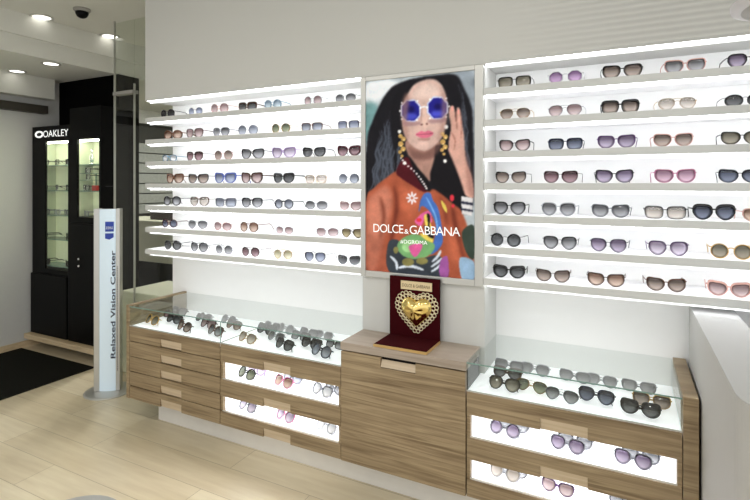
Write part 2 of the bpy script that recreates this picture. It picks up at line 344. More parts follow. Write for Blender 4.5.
# frame colour names
FN = {K: 'black', T_: 'tortoiseshell', GO: 'gold', SI: 'silver', CL: 'clear'}
LC = dict(grey=((98,100,106),(170,172,178)), dgrey=((62,63,68),(110,112,118)), blue=((120,134,176),(172,184,214)), rose=((172,128,132),(214,184,184)),
          brown=((116,90,76),(188,164,148)), green=((92,108,72),(150,160,120)), purple=((120,92,142),(180,160,196)), violet=((160,96,178),(202,150,212)),
          lilac=((170,146,186),(214,200,224)), olive=((128,118,92),(160,150,124)), beige=((190,170,150),(226,212,198)), navy=((62,72,106),(112,124,156)),
          pink=((186,122,158),(214,164,190)), yellow=((190,178,120),(222,214,176)), gold=((150,124,60),(196,174,110)), wine=((104,48,62),(176,130,140)),
          black=((34,32,38),(60,58,64)), orange=((168,110,78),(222,186,160)), bgrey=((120,130,156),(170,180,200)), clear=((206,210,214),(230,232,234)), paleblue=((140,176,204),(190,214,228)))
def _ds(c, k=.52, g=.92):
    m = sum(c)/3; return tuple(int(max(0, min(255, (m+(v-m)*k)*g))) for v in c)
LC = {k: (_ds(a, g=.76, k=.62), _ds(b, g=1.04, k=.6)) for k, (a, b) in LC.items()}
LN = dict(grey='grey', dgrey='dark grey', blue='pale blue', rose='rose', brown='brown gradient', green='green', purple='purple gradient', violet='violet', lilac='lilac', olive='olive brown',
          beige='beige', navy='navy', pink='pink', yellow='pale yellow', gold='golden', wine='wine red', black='black', orange='orange brown', bgrey='blue grey', clear='clear', paleblue='light blue')
BR = (70, 46, 34); BL = (70, 86, 150); LI = (150, 126, 168); BU = (72, 24, 34); PI = (178, 104, 136); RO = (206, 160, 150); GR = (112, 114, 120); TE = (96, 130, 150); NV = (30, 34, 56); PP = (92, 58, 110)
FN.update({BR: 'brown', BL: 'blue', LI: 'lilac', BU: 'burgundy', PI: 'pink', RO: 'rose', GR: 'grey', TE: 'teal', NV: 'navy', PP: 'purple'})
th, md, hv = .0013, .0023, .0040
left = [
 [(160,174,'round','black',K,md),(188,202,'round','blue',SI,.0006),(209,229,'round','rose',RO,.0008),(238,256,'square','dgrey',BR,hv),(264,281,'round','paleblue',TE,md),(303,322,'round','rose',SI,.0006),(334,356,'oval','grey',SI,.0006)],
 [(164,181,'oval','orange',T_,hv),(185,203,'panto','rose',BR,md),(212,229,'panto','grey',GR,md),(238,257,'round','bgrey',SI,th),(271,290,'round','green',GO,th),(301,322,'square','bgrey',T_,md),(337,359,'square','blue',BR,th)],
 [(162,176,'small','clear',TE,md),(185,203,'panto','wine',BR,th),(214,232,'round','brown',RO,.0006),(241,263,'cat','grey',K,md),(271,295,'cat','lilac',LI,md),(302,325,'cat','dgrey',K,md),(337,360,'cat','wine',BU,hv)],
 [(165,183,'way','orange',T_,hv),(187,208,'way','brown',K,md),(214,235,'way','blue',BL,hv),(240,262,'way','rose',BR,hv),(272,294,'way','dgrey',K,hv),(305,326,'square','beige',GO,.0006),(338,359,'round','bgrey',SI,.0008)],
 [(163,180,'round','grey',K,md),(190,208,'panto','beige',BR,md),(214,236,'square','bgrey',GR,md),(241,262,'panto','grey',K,md),(274,293,'round','bgrey',K,.0026),(305,327,'oval','grey',SI,th),(339,361,'cat','rose',RO,.0006)],
 [(162,176,'round','navy',BU,md),(188,206,'avi','grey',SI,.0008),(212,232,'oval','rose',RO,th),(239,258,'round','orange',T_,md),(275,293,'oval','rose',SI,.0008),(316,338,'oval','rose',SI,.0006),(342,362,'avi','gold',BR,th)],
 [(164,180,'round','dgrey',K,md),(189,208,'panto','grey',K,th),(215,232,'round','grey',SI,.0006),(241,259,'round','wine',BR,th),(273,292,'round','yellow',GO,.0006),(304,325,'panto','blue',K,th),(337,360,'cat','dgrey',SI,.0006)]]
right = [
 [(497,532,'square','olive',K,th),(547,584,'hexa','violet',CL,md),(601,644,'way','brown',K,md),(663,708,'way','grey',RO,md),(726,772,'panto','purple',K,md)],
 [(499,531,'avi','brown',GO,.0008),(547,583,'avi','rose',SI,.0006),(600,641,'square','brown',K,hv),(657,698,'avi','beige',GO,.0006),(723,768,'oval','dgrey',K,th)],
 [(498,531,'cat','rose',K,md),(547,584,'square','navy',NV,md),(596,637,'way','purple',PP,md),(652,695,'way','brown',RO,md),(720,765,'cat','olive',K,md)],
 [(494,527,'cat','brown',K,th),(542,579,'way','wine',BR,th),(594,635,'cat','purple',K,md),(653,698,'way','pink',PI,md),(717,764,'cat','navy',K,md)],
 [(492,527,'panto','grey',K,md),(540,577,'panto','grey',SI,md),(590,631,'way','grey',GR,md),(643,688,'square','beige',K,md),(691,738,'panto','navy',K,hv),(742,782,'panto','orange',RO,md)],
 [(488,523,'round','dgrey',K,th),(542,578,'panto','grey',K,th),(589,628,'panto','purple',NV,.0008),(647,690,'panto','lilac',PP,th),(709,754,'round','olive',GO,md)],
 [(492,526,'way','dgrey',K,hv),(535,571,'cat','brown',BR,th),(586,626,'way','orange',BR,md),(645,688,'cat','brown',T_,md),(706,753,'cat','rose',RO,hv)]]
left_y, right_y = ZR, ZR
WT = {}
def word(fc, rim, ): 
    return 'rimless' if rim < .0007 else ('thin ' if rim < .0010 else ('thick ' if rim > .003 else ''))+FN[fc]
for side, rows in (('left', left), ('right', right)):
    for i, row in enumerate(rows):
        for j, (xa, xb, kind, ln, fc, rim) in enumerate(row):
            Yg = YS+.045
            A, B = PY(xa, 180, Yg), PY(xb, 180, Yg)
            w = B.x-A.x; a = SHP[kind][0]; nominal = 2*(2*a+(.0085 if kind in ('round', 'hexa', 'avi', 'small') else .0062)+rim*1.4)+.01
            s = max(.92, min(1.13, w/nominal))
            pos = ORD[j]+' from left' if j < len(row)-1 else 'rightmost'
            if j == 0: pos = 'leftmost'
            shelf = SH[i]+(' shelf')
            lab = '%s %s sunglasses, %s lenses, %s, %s %s of poster' % (word(fc, rim), NAMES[kind], LN[ln], pos, shelf, side)
            lt, lb = LC[ln]
            glasses(((A.x+B.x)/2, Yg, ZR[i]+.0005), R(random.uniform(-5, 5)+(3 if side == 'left' else 0)), kind, fc, lt, lb, rim, s, lab, group='sunglasses on the shelves %s of the poster' % side,
                    alpha=.9 if ln not in ('clear', 'beige') else .6)

# ------------------------------------------------------------------ cabinets with drawers
def notch_front(x0, x1, z0, z1, nx0, nx1, nz, y0=YC, t=.018, low=False):
    g_ = .0024
    m = MB(); x0 += g_; x1 -= g_; z0 += g_; z1 -= g_
    m.box((x0, y0, z0), (nx0, y0+t, z1)); m.box((nx1, y0, z0), (x1, y0+t, z1)); m.box((nx0, y0, z0), (nx1, y0+t, z1-nz)) if not low else m.box((nx0, y0, z0+nz), (nx1, y0+t, z1))
    return m
def add_drawer(parent, x0, x1, z0, z1, hx, hw=.17, nz=.045):
    d = notch_front(x0, x1, z0, z1, hx-hw/2, hx+hw/2, nz, low=True).build('drawer_front', M['wood'], parent)
    r_ = MB(); zb = z0+.003; zu = z0+nz+.001
    r_.loft([[(x, YC+.009, zb), (x, YC+.003, zu), (x, YC+.017, zu), (x, YC+.017, zb)] for x in (hx-hw/2+.0005, hx+hw/2-.0005)], smooth=False)
    q = r_.build('handle_recess', M['recess'], None); q.parent = d
    off = Vector(parent['_o'])
    for v in q.data.vertices: v.co -= off
    return d
XA0 = -2.70; XD = -1.945; XM0, XM1 = -1.192, -.592; XE = .171; XEE = .218
LV = [.576, .486, .395, .306, .219, .14]
c = thing('drawer_cabinet', 'light oak cabinet of five shallow drawers left of the lit trays', 'cabinet', ((XA0+XD)/2, YC, .1))
o = MB().box((XA0, YC, .14), (XA0+.027, YB-.002, .70)).build('end_panel', M['wood'], None, .001); tag(o, 'thin oak end panel at the far left of the drawer cabinets', 'panel')
MB().box((XA0+.03, YC+.028, .142), (XD-.002, YB-.002, .555)).build('carcass', M['dark'], c)
for k in range(5): add_drawer(c, XA0+.028, XD, LV[k+1], LV[k], -2.32)
MB().box((XA0+.16, YC+.1, 0), (XD, YB-.02, .14)).build('plinth', M['plinth'], c)
OP = [(.576, .478), (.388, .294), (.216, .14)]
def lit_cabinet(name, label, x0, x1, hx, endR=False):
    c = thing(name, label, 'cabinet', ((x0+x1)/2, YC, .1))
    for (a, b) in OP: add_drawer(c, x0, x1, b, a, hx)
    w = .016
    MB().box((x0+.001, YC+.006, .142), (x0+w, YB-.002, .555)).build('side_panel', M['wood'], c)
    MB().box((x1-w, YC+.006, .142), (x1-.001, YB-.002, .555)).build('side_panel', M['wood'], c)
    for k, (za, zb) in enumerate([(.478, .388), (.294, .216)]):
        MB().box((x0+w, YC+.026, zb-.012), (x1-w, YB-.05, zb-.004)).build('lit_tray', M['opal'], c)
        MB().box((x0+w, YB-.05, zb-.012), (x1-w, YB-.044, za+.01)).build('back_lining', M['tray'], c)
        for xx in (x0+w, x1-w-.002): MB().box((xx, YC+.022, zb-.004), (xx+.002, YB-.05, za+.024)).build('side_lining', M['tray'], c)
        MB().box((x0+w, YC+.001, zb), (x1-w, YC+.004, zb+.005)).build('front_rail', M['silver'], c)
        MB().box((x0+w+.01, YC+.05, za+.020), (x1-w-.01, YC+.12, za+.024)).build('light_strip', M['led_case'], c)
        MB().box((x0+w, YC+.028, za+.024), (x1-w, YB-.05, za+.03)).build('tray_ceiling', M['tray'], c)
    if True: MB().box((x0, YC+.1, 0), (x1, YB-.02, .14)).build('plinth', M['plinth'], c)
    MB().box((x0+w, YB-.04, .142), (x1-w, YB-.002, .555)).build('back_panel', M['wood'], c)
    return c
lit_cabinet('drawer_cabinet', 'oak cabinet with two lit sunglasses trays, left of the gold heart', XD, XM0, -1.568)
lit_cabinet('drawer_cabinet', 'oak cabinet with two lit sunglasses trays at the lower right', XM1, XE, -.215)
o = MB().box((XE+.001, YC, 0), (XEE, YB-.002, .70)).build('end_panel', M['wood'], None, .001); tag(o, 'thick oak end panel between the right glass case and white counter', 'panel')
c = thing('cupboard', 'closed oak cupboard under the gold heart display', 'cupboard', ((XM0+XM1)/2, YC, .1))
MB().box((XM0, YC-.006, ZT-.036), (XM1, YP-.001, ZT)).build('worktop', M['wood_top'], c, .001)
notch_front(XM0, XM1, .14, ZT-.040, -.986, -.816, .045, YC-.004, .02).build('door', M['wood'], c)
MB().loft([[(x, YC-.003, ZT-.084), (x, YC+.012, ZT-.054), (x, YC+.015, ZT-.054), (x, YC+.015, ZT-.084)] for x in (-.985, -.817)], smooth=False).build('handle_recess', M['recess'], c)
MB().box((XM0+.004, YC+.026, .142), (XM1-.004, YP-.002, ZT-.038)).build('carcass', M['dark'], c)
MB().box((XM0, YC+.1, 0), (XM1, YP-.01, .14)).build('plinth', M['plinth'], c)

# glass cases
def glass_case(label, x0, x1, div=None):
    c = thing('glass_display_case', label, 'display case', ((x0+x1)/2, YC, .576))
    MB().box((x0, YC+.004, .557), (x1, YB-.003, .575)).build('lit_base', M['opal'], c)
    g = .005
    MB().box((x0, YC, ZT-g), (x1, YB-.003, ZT)).build('glass_top', M['glass_top'], c)
    MB().box((x0, YC-.0015, ZT-g), (x1, YC-.0002, ZT)).build('glass_edge', M['glass_edge'], c)
    xs_ = [x0] + ([div] if div else []) + [x1]
    for a, b in zip(xs_[:-1], xs_[1:]): MB().box((a+.0015, YC+.001, .577), (b-.0015, YC+.005, ZT-g-.0005)).build('glass_front', M['glass'], c)
    if div: MB().box((div-.0012, YC+.001, .577), (div+.0012, YC+.005, ZT-g)).build('front_joint', M['glass_edge'], c)
    if div: MB().box((div-.002, YC+.006, .577), (div+.002, YB-.01, .581)).build('tray_joint', M['silver'], c)
    for x in (x0, x1-.004): MB().box((x, YC+.006, .577), (x+.004, YB-.004, ZT-g-.0005)).build('glass_side', M['glass'], c)
    MB().box((x0, YC, .5755), (x1, YC+.006, .5795)).build('front_rail', M['silver'], c)
    return c
glass_case('long glass-topped display case over the left oak cabinets', XA0+.03, XM0-.002, XD)
glass_case('glass-topped display case between the cupboard and the white counter', XM1+.002, XE-.002)

def case_pairs(data, z, name, groupname, Yfix=None):
    data = sorted(data, key=lambda d: d[0])
    for j, (x, y, w, kind, ln, fc, rim, rz) in enumerate(data):
        if Yfix is None: p = PZ(x, y, z+.022)
        else: p = PZ(x, y, z+.022); 
        Yv = min(max(p.y, YC+.045), YB-.17); Xv = p.x
        a = SHP[kind][0]; nominal = 2*(2*a+(.0085 if kind in ('round', 'hexa', 'avi', 'small') else .0062)+rim*1.4)+.01
        e0, e1 = PY(x-w/2, y, Yv), PY(x+w/2, y, Yv)
        s = max(.88, min(1.1, (e1.x-e0.x)/nominal))
        pos = 'leftmost' if j == 0 else 'rightmost' if j == len(data)-1 else ORD[j]+' from left'
        lt, lb = LC[ln]
        glasses((Xv, Yv, z+.010), R(rz), kind, fc, lt, lb, rim, s, '%s %s sunglasses, %s lenses, %s %s' % (word(fc, rim), NAMES[kind], LN[ln], pos, name), group=groupname, tilt=R(-32), fold=True)
caseL = [(149,322,18,'round','olive',GO,md,-12),(168,316,17,'oval','wine',BR,md,-8),(171,321,18,'way','dgrey',K,md,-8),(180,329,20,'round','brown',T_,md,-14),
 (200,320,17,'way','dgrey',GR,md,-8),(205,326,18,'panto','rose',BU,md,-10),(212,333,20,'panto','grey',T_,md,-14),(188,310,18,'way','grey',K,md,-8),(219,313,16,'oval','grey',SI,md,-8),
 (231,327,18,'panto','brown',T_,md,-10),(234,319,17,'round','grey',GR,md,-8),(242,341,22,'avi','beige',GO,th,-14),(263,332,22,'way','dgrey',K,hv,-10),(273,339,20,'panto','grey',SI,md,-12),
 (279,348,24,'panto','dgrey',K,md,-16),(298,338,22,'square','grey',K,md,-10),(308,346,24,'way','dgrey',K,hv,-12),(316,355,26,'round','bgrey',NV,md,-16),(284,323,20,'panto','grey',SI,md,-8),
 (286,330,20,'round','grey',SI,md,-10),(317,330,22,'way','grey',GR,md,-8),(325,336,20,'panto','grey',SI,md,-8),(333,346,18,'square','grey',K,md,-8)]
case_pairs(caseL, .576, 'in left glass case', 'sunglasses in the left glass case')
caseR = [(500,392,34,'panto','olive',K,md,-6),(506,376,31,'way','dgrey',BR,hv,-4),(530,389,34,'avi','green',GO,th,-8),(559,402,37,'avi','grey',SI,th,-10),(595,400,40,'panto','navy',NV,md,-8),
 (651,404,42,'way','brown',GO,md,-6),(640,420,44,'way','dgrey',K,hv,-6),(512,362,32,'way','grey',GR,md,-4),(534,372,32,'panto','grey',SI,md,-4),(576,371,34,'cat','grey',GR,md,-5),
 (601,382,34,'panto','grey',SI,md,-6),(638,384,38,'way','grey',GR,md,-4)]
case_pairs(caseR, .576, 'in right glass case', 'sunglasses in the right glass case')
case_pairs([(240,378,22,'round','green',K,md,-12),(254,372,24,'panto','lilac',LI,md,-8),(278,386,22,'panto','orange',PI,md,-12),(290,380,22,'way','bgrey',GR,md,-10),(317,395,24,'panto','clear',GR,md,-12),(332,391,20,'way','grey',GR,md,-8)], .384, 'in left cabinet\'s upper tray', 'sunglasses in the left upper tray')
case_pairs([(244,409,22,'round','lilac',GR,md,-12),(282,419,22,'panto','lilac',PI,md,-12),(322,431,24,'round','clear',SI,md,-12)], .212, 'in left cabinet\'s lower tray', 'sunglasses in the left lower tray')
case_pairs([(503,433,34,'round','purple',GR,md,-8),(512,428,34,'way','grey',GR,md,-6),(566,449,38,'panto','purple',GR,md,-8),(574,444,38,'way','grey',GR,md,-6),(632,464,42,'panto','purple',GR,md,-8),(640,459,42,'way','grey',GR,md,-6)], .384, 'in right cabinet\'s upper tray', 'sunglasses in the right upper tray')
case_pairs([(503,477,34,'panto','beige',SI,md,-8),(512,473,30,'way','grey',K,th,-6),(556,492,36,'way','rose',PP,md,-8),(625,507,38,'panto','grey',GR,md,-8)], .212, 'in right cabinet\'s lower tray', 'sunglasses in the right lower tray')

# ------------------------------------------------------------------ poster light box
pb = thing('poster_light_box', 'framed fashion poster of a woman in blue sunglasses and jacket', 'poster', (-.884, YP, 1.45))
X0, X1 = XA+.001, XB-.001; Z0, Z1 = .968, 1.966
f = .027
fm = MB(); fm.box((X0, YP-.024, Z0), (X0+f, YP-.0005, Z1)).box((X1-f-.012, YP-.024, Z0), (X1, YP-.0005, Z1)).box((X0+f, YP-.024, Z1-.022), (X1-f-.012, YP-.0005, Z1)).box((X0+f, YP-.024, Z0), (X1-f-.012, YP-.0005, Z0+.030))
fm.build('frame', M['silver'], pb, .002)
PL = YP-.014
px0, px1, pz0, pz1 = X0+f, X1-f-.012, Z0+.03, Z1-.022
import numpy as np
NX, NZ = 214, 372
gx = np.linspace(px0, px1, NX); gz = np.linspace(pz0, pz1, NZ); GX, GZ = np.meshgrid(gx, gz)
_d = CS*PL-SN*GX; _l = CS*GX+SN*PL
IX = 375+F*_l/_d; IY = HZ-F*(GZ-EYE)/_d          # the same sheet measured in the photograph's units
CAN = np.zeros((NZ, NX, 3)); CAN[:] = (176, 186, 192)
def cr_spline(pts, n=6, closed=True):
    out = []; N = len(pts)
    for i in range(N if closed else N-1):
        p0, p1, p2, p3 = [pts[(i+k) % N] if closed else pts[min(max(i+k, 0), N-1)] for k in (-1, 0, 1, 2)]
        for s in range(n):
            t = s/n
            out.append(tuple(.5*((2*b)+(-a+c_)*t+(2*a-5*b+4*c_-d)*t*t+(-a+3*b-3*c_+d)*t**3) for a, b, c_, d in zip(p0, p1, p2, p3)))
    if not closed: out.append(pts[-1])
    return out
def W2(x, y):
    p = PY(x, y, PL); return (p.x, p.z)
def blur(a, sg):
    if sg <= 0: return a
    r = max(1, int(sg*2.5)); k = np.exp(-np.arange(-r, r+1)**2/(2*sg*sg)); k /= k.sum()
    for ax in (0, 1):
        p = np.pad(a, [(r, r) if i == ax else (0, 0) for i in range(2)], mode='edge')
        a = sum(k[i]*(p[i:i+a.shape[0], :] if ax == 0 else p[:, i:i+a.shape[1]]) for i in range(2*r+1))
    return a
def shape(name, polys, col, smooth=True, soft=.8, op=1.0):
    tot = np.zeros((NZ, NX))
    for pts in polys:
        q = cr_spline(pts) if smooth else pts
        xs = [p[0] for p in q]; ys = [p[1] for p in q]
        sel = (IX > min(xs)-.6) & (IX < max(xs)+.6) & (IY > min(ys)-.6) & (IY < max(ys)+.6)
        rr = np.where(sel.any(1))[0]; cc = np.where(sel.any(0))[0]
        if not len(rr): continue
        sl = (slice(rr[0], rr[-1]+1), slice(cc[0], cc[-1]+1)); X = IX[sl]; Y = IY[sl]; ins = np.zeros(X.shape, bool)
        for i in range(len(q)):
            (x1, y1), (x2, y2) = q[i], q[i-1]
            if y1 == y2: continue
            c = ((y1 > Y) != (y2 > Y)) & (X < (x2-x1)*(Y-y1)/(y2-y1)+x1); ins ^= c
        tot[sl] = np.maximum(tot[sl], ins)
    a = (blur(tot, soft)*op)[..., None]
    CAN[:] = CAN*(1-a)+np.array(col)*a
def stroke(pts, w):
    q = cr_spline(pts, 5, False); L = []; Rr = []
    for i, p in enumerate(q):
        a = q[max(i-1, 0)]; b = q[min(i+1, len(q)-1)]; dx, dy = b[0]-a[0], b[1]-a[1]; l = math.hypot(dx, dy) or 1
        k = w*(1-abs(2*i/(len(q)-1)-1)**3*.7)
        L.append((p[0]-dy/l*k, p[1]+dx/l*k)); Rr.append((p[0]+dy/l*k, p[1]-dx/l*k))
    return L+Rr[::-1]
def circ(x, y, rx, ry=None, n=14): return [(x+rx*math.cos(2*math.pi*i/n), y+(ry or rx)*math.sin(2*math.pi*i/n)) for i in range(n)]
shape('backdrop_glow', [[(366,84),(388,80),(400,84),(392,92),(380,100),(372,104),(366,102)]], (222, 226, 230), soft=3)
shape('backdrop_teal', [[(366,104),(378,106),(376,122),(368,140),(366,140)]], (110, 150, 152), soft=4)
shape('backdrop_grey', [[(452,74),(474,72),(474,130),(466,110),(462,90)]], (140, 150, 160), soft=4)
hair = [(397,84),(412,79),(435,75),(456,75),(464,88),(470,102),(473,122),(473,205),(455,212),(395,200),(367,206),(367,142),(373,120),(381,102),(389,90)]
shape('hair', [hair], (26, 25, 30), soft=1.6)
random.seed(11); st = []; st2 = []
for k in range(110):
    side = k % 2; t = random.random()
    if side == 0: x = 370+t*30; y0 = 200-random.random()*10; y1 = 92+(400-x)*1.5+random.random()*20
    else: x = 448+t*22; y0 = 196-random.random()*10; y1 = 84+random.random()*30
    if y0-y1 < 20: continue
    pts = [(x+1.7*math.sin(i*2.3+k)+((399-x)*.25*i/7 if side == 0 else -(x-452)*.3*i/7), y0+(y1-y0)*i/7) for i in range(8)]
    (st if k % 3 else st2).append(stroke(pts, .35+random.random()*.4))
shape('hair_strands', st, (50, 52, 60), smooth=False, soft=0.9); shape('hair_highlights', st2, (72, 78, 90), smooth=False, soft=0.9)
shape('neck', [[(407,140),(438,140),(437,155),(431,180),(424,176),(410,158)]], (166, 128, 116), soft=1.5)
shape('neck_shade', [[(410,148),(424,153),(438,144),(436,156),(424,160),(412,157)]], (128, 94, 86), soft=2.5)
shape('face', [[(412,86),(424,80),(436,80),(444,88),(447,102),(446,122),(442,137),(433,147),(424,151),(414,147),(406,138),(402,124),(402,104),(406,93)]], (204, 172, 162), soft=1.5)
shape('forehead_light', [[(415,90),(426,84),(436,86),(439,95),(426,99),(412,98)]], (220, 194, 184), soft=4)
shape('hair_front', [[(415,80),(410,90),(405,99),(401,112),(402,130),(400,142),(394,150),(390,120),(396,92),(406,82)], [(436,77),(443,86),(447,98),(450,112),(448,130),(446,150),(456,140),(462,100),(452,80)]], (24, 23, 28), soft=1.6)
shape('nose', [[(423,108),(426,108),(429,122),(427,126),(422,127),(419,124)]], (212, 180, 168), soft=2.2); shape('nostrils', [circ(421.5, 124.5, 1.3, .9, 8), circ(427, 124, 1.3, .9, 8)], (112, 68, 64), soft=0.9)
shape('lips', [[(415.5,134.5),(421,131),(425,132),(428,130.5),(433.5,133),(430,137),(424,138.5),(419,137)]], (206, 108, 132), soft=1.0); shape('lip_line', [stroke([(416,134.5),(422,134.2),(428,134),(433,133.2)], .4)], (140, 58, 78), smooth=False)
shape('chin_light', [circ(424, 144, 5, 2.6)], (216, 184, 174), soft=3)
def octo(x0, x1, y0, y1, c=.28):
    w, h = (x1-x0)*c, (y1-y0)*c; return [(x0+w,y0),(x1-w,y0),(x1,y0+h),(x1,y1-h),(x1-w,y1),(x0+w,y1),(x0,y1-h),(x0,y0+h)]
shape('spectacle_rims', [octo(400.5,420.8,99.5,122), octo(427.2,448,96.5,119.5)], (196, 202, 230), smooth=False)
shape('spectacle_lenses', [octo(402,419.3,101,120.5), octo(428.7,446.5,98,118)], (34, 32, 132), smooth=False, soft=0.8)
shape('lens_sheen', [octo(404,417,113,119.5), octo(431,445,110.5,117)], (70, 76, 190), smooth=False, soft=2.2)
shape('lens_shadow', [circ(411, 109, 4, 3), circ(438, 106.5, 4, 3)], (22, 18, 84), soft=2.5)
shape('bridge_bar', [stroke([(420,107.6),(424,106.8),(428,107)], .7)], (230, 230, 236), smooth=False)
shape('rim_studs', [circ(x, y, 1.1, 1.1, 8) for x, y in [(402,103),(400,111),(402,119),(417.5,101),(417,120),(420.5,108),(430,99.5),(427,107.5),(430,118.5),(446,98.5),(449,106.5),(446,117)]], (240, 240, 244), smooth=False)
shape('hand', [[(450,107),(453,106),(455,112),(456,122),(457,108),(460,110),(462,124),(464,136),(466,160),(472,178),(473,198),(463,192),(456,172),(449,157),(449,140),(451,128),(449,114)]], (206, 160, 146), soft=1.2)
shape('finger_shade', [stroke([(456,110),(456.5,120),(457,130)], .5), stroke([(460.5,112),(461.5,126),(461,138)], .4), stroke([(451,132),(455,140),(454,150)], .5)], (148, 92, 82), smooth=False, soft=1.2)
shape('fingertip', [circ(452.5, 108.5, 1.3, 2.4, 8), circ(458.5, 112, 1.3, 2.4, 8)], (226, 160, 150))
shape('jacket', [[(366,202),(374,188),(386,178),(398,171),(410,178),(424,188),(440,190),(452,196),(462,212),(470,235),(474,260),(474,281),(366,272)]], (160, 82, 58), soft=1.5)
shape('sleeve_light', [[(367,206),(376,192),(386,186),(392,196),(390,215),(384,235),(376,268),(368,268)]], (190, 118, 96), soft=4)
shape('jacket_folds', [stroke([(394,186),(397,205),(393,230),(388,262)], 2.0), stroke([(452,205),(456,228),(464,262)], 2.2), stroke([(440,196),(446,215),(448,240)], 1.2), stroke([(380,196),(384,215),(380,240)], 1.2)], (104, 46, 34), smooth=False, soft=3)
shape('jacket_glow', [[(402,186),(416,192),(420,206),(412,216),(402,206)], [(446,222),(456,240),(460,262),(452,262),(448,244)]], (184, 98, 70), soft=5)
shape('collar', [[(396,172),(402,160),(409,158),(419,172),(428,187),(424,192),(410,184),(401,178)]], (74, 20, 28), soft=1.2)
shape('lapel_hair', [[(436,146),(446,148),(455,166),(464,192),(466,210),(456,206),(444,196),(434,188),(430,176),(434,160)], [(409,156),(418,168),(428,180),(431,190),(426,190),(416,176)]], (22, 20, 24), soft=1.5)
pts = cr_spline([(401,158),(407,165),(414,171),(420,178),(424,184),(427,189)], 5, False)
shape('collar_beads', [circ(x, y, 1.1, 1.1, 7) for x, y in pts[::2]], (228, 220, 222), smooth=False)
shape('earrings', [c_ for (x, y0) in ((402, 134), (444, 132)) for c_ in [circ(x-1.5, y0+2, 2.2), circ(x+1.6, y0+5, 2.4), circ(x-1.2, y0+10, 2.8), circ(x+1.2, y0+15, 2.6), circ(x-2, y0+18, 2), circ(x, y0+22, 1.6)]], (196, 158, 92), smooth=False)
shape('earring_sparkle', [c_ for (x, y0) in ((402, 134), (444, 132)) for c_ in [circ(x-1.8, y0+1, .8, n=7), circ(x+1.8, y0+6, .9, n=7), circ(x-1, y0+12, .9, n=7), circ(x+1.4, y0+16, .8, n=7)]], (244, 222, 160), smooth=False)
shape('earring_pearls', [circ(399.5, 131.5, 1.9), circ(446, 127, 2.2), circ(404.5, 163, 1.8), circ(445, 161, 1.9)], (232, 230, 228), smooth=False)
fl = []
for k in range(8):
    a = k*math.pi/4; fl.append(stroke([(412+1.2*math.cos(a), 198+1.2*math.sin(a)), (412+6*math.cos(a), 198+6.5*math.sin(a))], .95))
shape('white_flower', fl, (232, 228, 236), smooth=False)
shape('dark_lining', [[(388,244),(398,240),(404,252),(420,258),(440,256),(446,278),(392,274)]], (52, 58, 66))
shape('blue_embroidery', [[(424,194),(430,193),(433,200),(438,208),(441,222),(443,240),(438,250),(430,254),(434,240),(436,226),(430,212),(422,206),(419,212),(420,202)]], (66, 104, 176))
shape('blue_highlights', [stroke([(426,197),(431,206),(436,218),(438,234)], .8)], (110, 160, 214), smooth=False)
shape('green_embroidery', [[(397,246),(403,238),(414,234),(426,238),(435,246),(428,256),(414,259),(402,255)]], (110, 160, 104))
shape('light_green_embroidery', [[(402,246),(410,240),(418,242),(416,250),(406,252)]], (150, 196, 136))
shape('pink_embroidery', [[(409,246),(422,244),(420,252),(414,257)], [(417,218),(424,212),(430,212),(432,222),(427,222),(426,216),(421,226),(415,222)]], (208, 90, 148))
shape('yellow_embroidery', [[(424,216),(429,216),(432,232),(433,242),(426,240),(420,234),(426,232)], [(441,200),(446,206),(447,213),(443,208)]], (218, 196, 90))
shape('black_embroidery', [[(427,214),(430,216),(430,228),(434,238),(428,236),(424,226),(428,226)]], (24, 20, 22))
shape('red_embroidery', [circ(419, 220, 2.6, 2.0), circ(452, 198, 2.4, 3.4), circ(453, 206, 1.6, 2)], (206, 52, 66))
shape('white_wings', [stroke([(432,262),(438,256),(441,250)], 1.4), stroke([(431,267),(438,262),(442,258)], 1.3), stroke([(431,272),(437,268),(441,264)], 1.2), stroke([(390,256),(396,262),(397,270)], 1.4), stroke([(398,268),(410,266),(424,270)], 1.6)], (206, 214, 226), smooth=False)
shape('olive_pattern', [circ(408, 262, 6, 4), circ(422, 261, 6, 3.4), circ(396, 250, 2.5, 3.5)], (128, 122, 74))
shape('purple_pattern', [[(440,262),(447,256),(449,272),(446,279),(440,276)]], (150, 84, 150))
shape('blue_cuff', [[(460,258),(474,262),(474,280),(462,279)]], (142, 172, 200)); shape('dark_gap', [[(462,232),(474,226),(474,258),(466,252)]], (54, 66, 58))
shape('bracelet', [[(461,196),(473,198),(472,216),(462,214)]], (206, 204, 206), smooth=False)
shape('bracelet_bands', [[(460.5,201),(473,203),(473,205.5),(460.5,203.5)], [(461,208),(473,210),(473,212),(461,210)]], (38, 40, 58), smooth=False)

# photographic shading of the printed picture
shape('a', [[(402,104),(406,93),(409,100),(407,120),(409,138),(405,136),(402,122)]], (150, 112, 102), soft=3, op=.7)
shape('b', [[(443,90),(447,104),(446,124),(441,138),(437,140),(441,122),(442,104)]], (158, 118, 108), soft=3, op=.6)
shape('c', [[(404,122),(420,122),(419,125),(406,126)], [(429,120),(445,118),(444,122),(430,123)]], (140, 104, 112), soft=1.6, op=.6)
shape('d', [stroke([(421,122),(421.5,115),(422,109)], .7)], (162, 122, 112), smooth=False, soft=1.2, op=.8)
shape('e', [[(418,138.5),(430,138),(428,140.5),(420,140.5)]], (150, 108, 100), soft=1.5, op=.7)
shape('f', [[(408,146),(424,152),(440,143),(440,150),(430,158),(414,158)]], (120, 84, 78), soft=3, op=.6)
shape('g', [[(465,150),(470,168),(473,182),(473,198),(468,190),(466,170)]], (150, 104, 96), soft=3, op=.6)
shape('h', [[(366,232),(373,236),(384,240),(384,272),(366,270)]], (150, 84, 66), soft=5, op=.5)
rng = np.random.default_rng(5); nz_ = blur(rng.normal(0, 1, (NZ, NX)), 1.1); nz2 = blur(rng.normal(0, 1, (NZ, NX)), 5)
